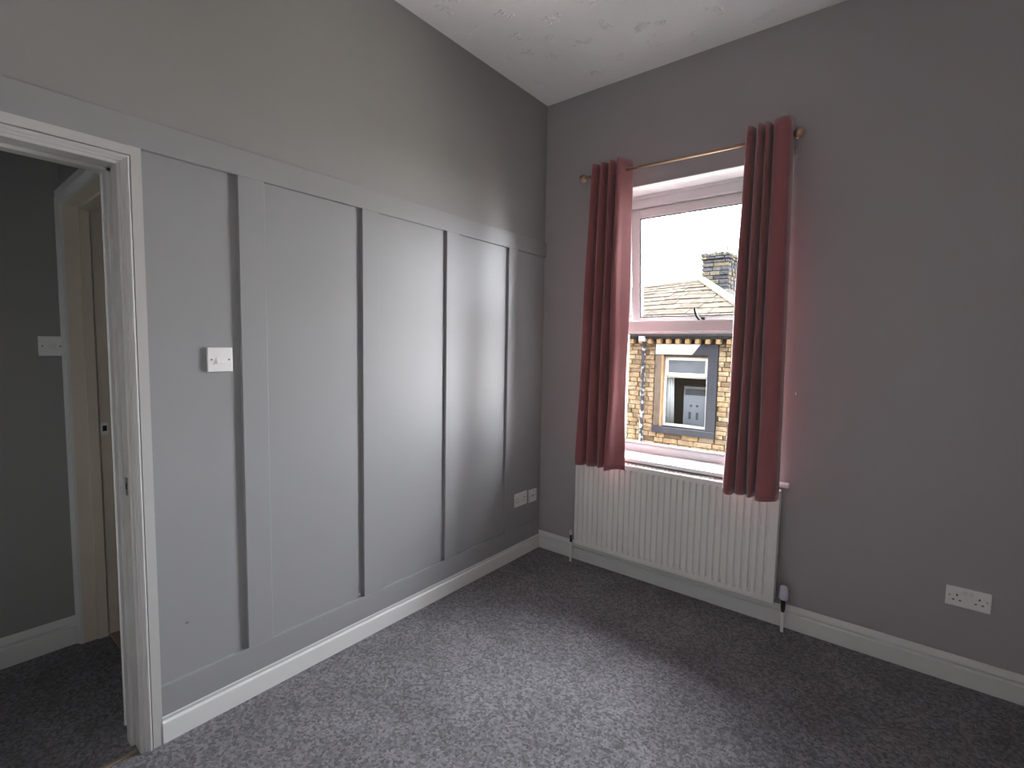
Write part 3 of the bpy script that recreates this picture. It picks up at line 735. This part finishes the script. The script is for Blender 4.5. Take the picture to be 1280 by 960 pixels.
for i in range(NR):
    t0, t1 = ts[i]-.012, min(ts[i+1]+.03, 1.0)
    x = XL + rs.uniform(0, .4)
    while x < hipx(ts[i+1]):
        w_ = rs.uniform(.32, .62)
        xa, xb = x+.006, min(x+w_-.006, hipx(t0)-.02)
        xbt = min(xb, hipx(t1))
        if xb-xa > .08:
            jit = rs.uniform(-.006, .006)
            n_ = Vector((0, -.41, .91))
            q0, q1, q2, q3 = front(xa, t0+jit), front(xb, t0+jit+rs.uniform(-.004, .004)), front(max(xbt, xa+.02), t1), front(xa, t1)
            b = slab(q0, q1, q2, q3, n_, rs.uniform(.022, .036), .028)
            if xb > -5.6:
                rp('slate', b, M['slate']); nsl += 1
            else:
                me_ = bpy.data.meshes.new('t'); b.to_mesh(me_); b.free(); far.from_mesh(me_); bpy.data.meshes.remove(me_)
        x += w_
o = rp('slate_courses', far, M['slate']); o['kind'] = 'stuff'
# hip end slope
def hipf(y, t):
    ya, yb = EY+(RYY-EY)*t, BY-(BY-RYY)*t
    return Vector((HX+(PKX-HX)*t, max(ya, min(yb, y)), EZ+(3.331-EZ)*t))
for i in range(NR):
    t0, t1 = ts[i]-.01, min(ts[i+1]+.03, 1.0)
    y = EY+(RYY-EY)*max(t0, 0)
    yend = BY-(BY-RYY)*max(t0, 0)
    while y < yend-.1:
        w_ = rs.uniform(.45, .8)
        b = slab(hipf(y+.006, t0), hipf(min(y+w_-.006, yend), t0), hipf(min(y+w_-.006, yend), t1), hipf(y+.006, t1), Vector((.51, 0, .86)), rs.uniform(.022, .034), .026)
        bmesh.ops.dissolve_degenerate(b, dist=1e-4, edges=b.edges)
        rp('slate', b, M['slate']); nsl += 1
        y += w_
print('slates', nsl)
# hip tiles
a, b = Vector((HX, EY, EZ+.05)), Vector((PKX, RYY, 3.331+.06))
d_ = (b-a); nh = 9
side = d_.cross(Vector((0, 0, 1))).normalized()
for k in range(nh):
    p0, p1 = a+d_*(k/nh), a+d_*((k+1.04)/nh)
    bm = bmesh.new(); R0 = []; R1 = []
    for q in range(7):
        an = math.pi*q/6
        off = side*(.13*math.cos(an)) + Vector((0, 0, .075*math.sin(an)))
        R0.append(bm.verts.new(p0+off*1.06)); R1.append(bm.verts.new(p1+off))
    for q in range(6): bm.faces.new((R0[q], R0[q+1], R1[q+1], R1[q]))
    bm.faces.new(R0); bm.faces.new(R1); bm.faces.new((R0[0], R0[6], R1[6], R1[0]))
    rp('hip_tile', bm, M['hip'])
x = XL
while x < PKX-.1:
    x2 = min(x+.5, PKX+.05); bm = bmesh.new(); R0 = []; R1 = []
    for q in range(7):
        an = math.pi*q/6; o1 = Vector((0, .12*math.cos(an), .05*math.sin(an)))
        R0.append(bm.verts.new(front(x+.004, 1)+o1)); R1.append(bm.verts.new(front(x2-.004, 1)+o1))
    for q in range(6): bm.faces.new((R0[q], R0[q+1], R1[q+1], R1[q]))
    bm.faces.new(R0); bm.faces.new(R1); bm.faces.new((R0[0], R0[6], R1[6], R1[0]))
    rp('ridge_tile', bm, M['hip']); x += .5

# chimney
CX0, CX1, CY0, CY1 = -2.50, -1.795, 11.0, 11.93
chim = bpy.data.objects.new('chimney', None); C.objects.link(chim); chim.parent = house; chim.location = Vector(((CX0+CX1)/2, CY0, 2.6))-hl
def cp(name, bm, m, **k):
    bmesh.ops.translate(bm, verts=bm.verts, vec=-Vector(((CX0+CX1)/2, CY0, 2.6))); return obj(name, bm, m, chim, **k)
cp('core', boxes([(CX0+.03, CX1-.03, CY0+.03, CY1-.03, 2.4, 4.06)]), M['gutter'])
rs = random.Random(21)
z = 2.72; ci = 0
while z < 3.94:
    h = rs.uniform(.085, .12)
    if z+h > 3.90: h = max(3.955-z, .06)
    cap = z > 3.82
    e = .035 if cap else 0
    for face in range(4):
        lo_, hi_ = ((CX0-e, CX1+e) if face in (0, 2) else (CY0-e, CY1+e))
        x = lo_ + (0 if (ci+face) % 2 else .11)
        first = lo_
        while first < hi_-.03:
            nx_ = min(first + (rs.uniform(.18, .34)), hi_)
            if hi_-nx_ < .10: nx_ = hi_
            j = rs.uniform(-.012, .014)+e; g = .007
            if face == 0: b = (first+g, nx_-g, CY0-j, CY0+.10, z+g, z+h-g)
            elif face == 2: b = (first+g, nx_-g, CY1-.10, CY1+j, z+g, z+h-g)
            elif face == 1: b = (CX1-.10, CX1+j, first+g+.11, max(nx_-g-.11*(nx_ == hi_), first+g+.15), z+g, z+h-g)
            else: b = (CX0-j, CX0+.10, first+g+.11, max(nx_-g-.11*(nx_ == hi_), first+g+.15), z+g, z+h-g)
            if b[1] > b[0] and b[3] > b[2]:
                cp('stone', boxes([b], bev=.012), M['chstone'])
            first = nx_
    z += h; ci += 1
# uneven top stones and pot
for k in range(9):
    x = CX0-.03+k*.085; hh = rs.uniform(.05, .13)
    cp('cap_stone', boxes([(x, x+.08, CY0-.04+rs.uniform(0, .03), CY0+.22, 3.96, 3.97+hh)], bev=.015), M['chstone'])
for k in range(8):
    y = CY0+.2+k*.095; hh = rs.uniform(.04, .10)
    cp('cap_stone', boxes([(CX1-.18, CX1+.035, y, y+.09, 3.96, 3.97+hh)], bev=.015), M['chstone'])
cp('vent_pipe', tube(bmesh.new(), [(-1.93, 11.3, 4.0), (-1.93, 11.3, 4.30)], .025, 10), M['leadw'])
cp('flashing', boxes([(CX0+.25, CX1+.06, CY0-.06, CY1, 2.75, 3.06)], bev=.02), M['leadw'])
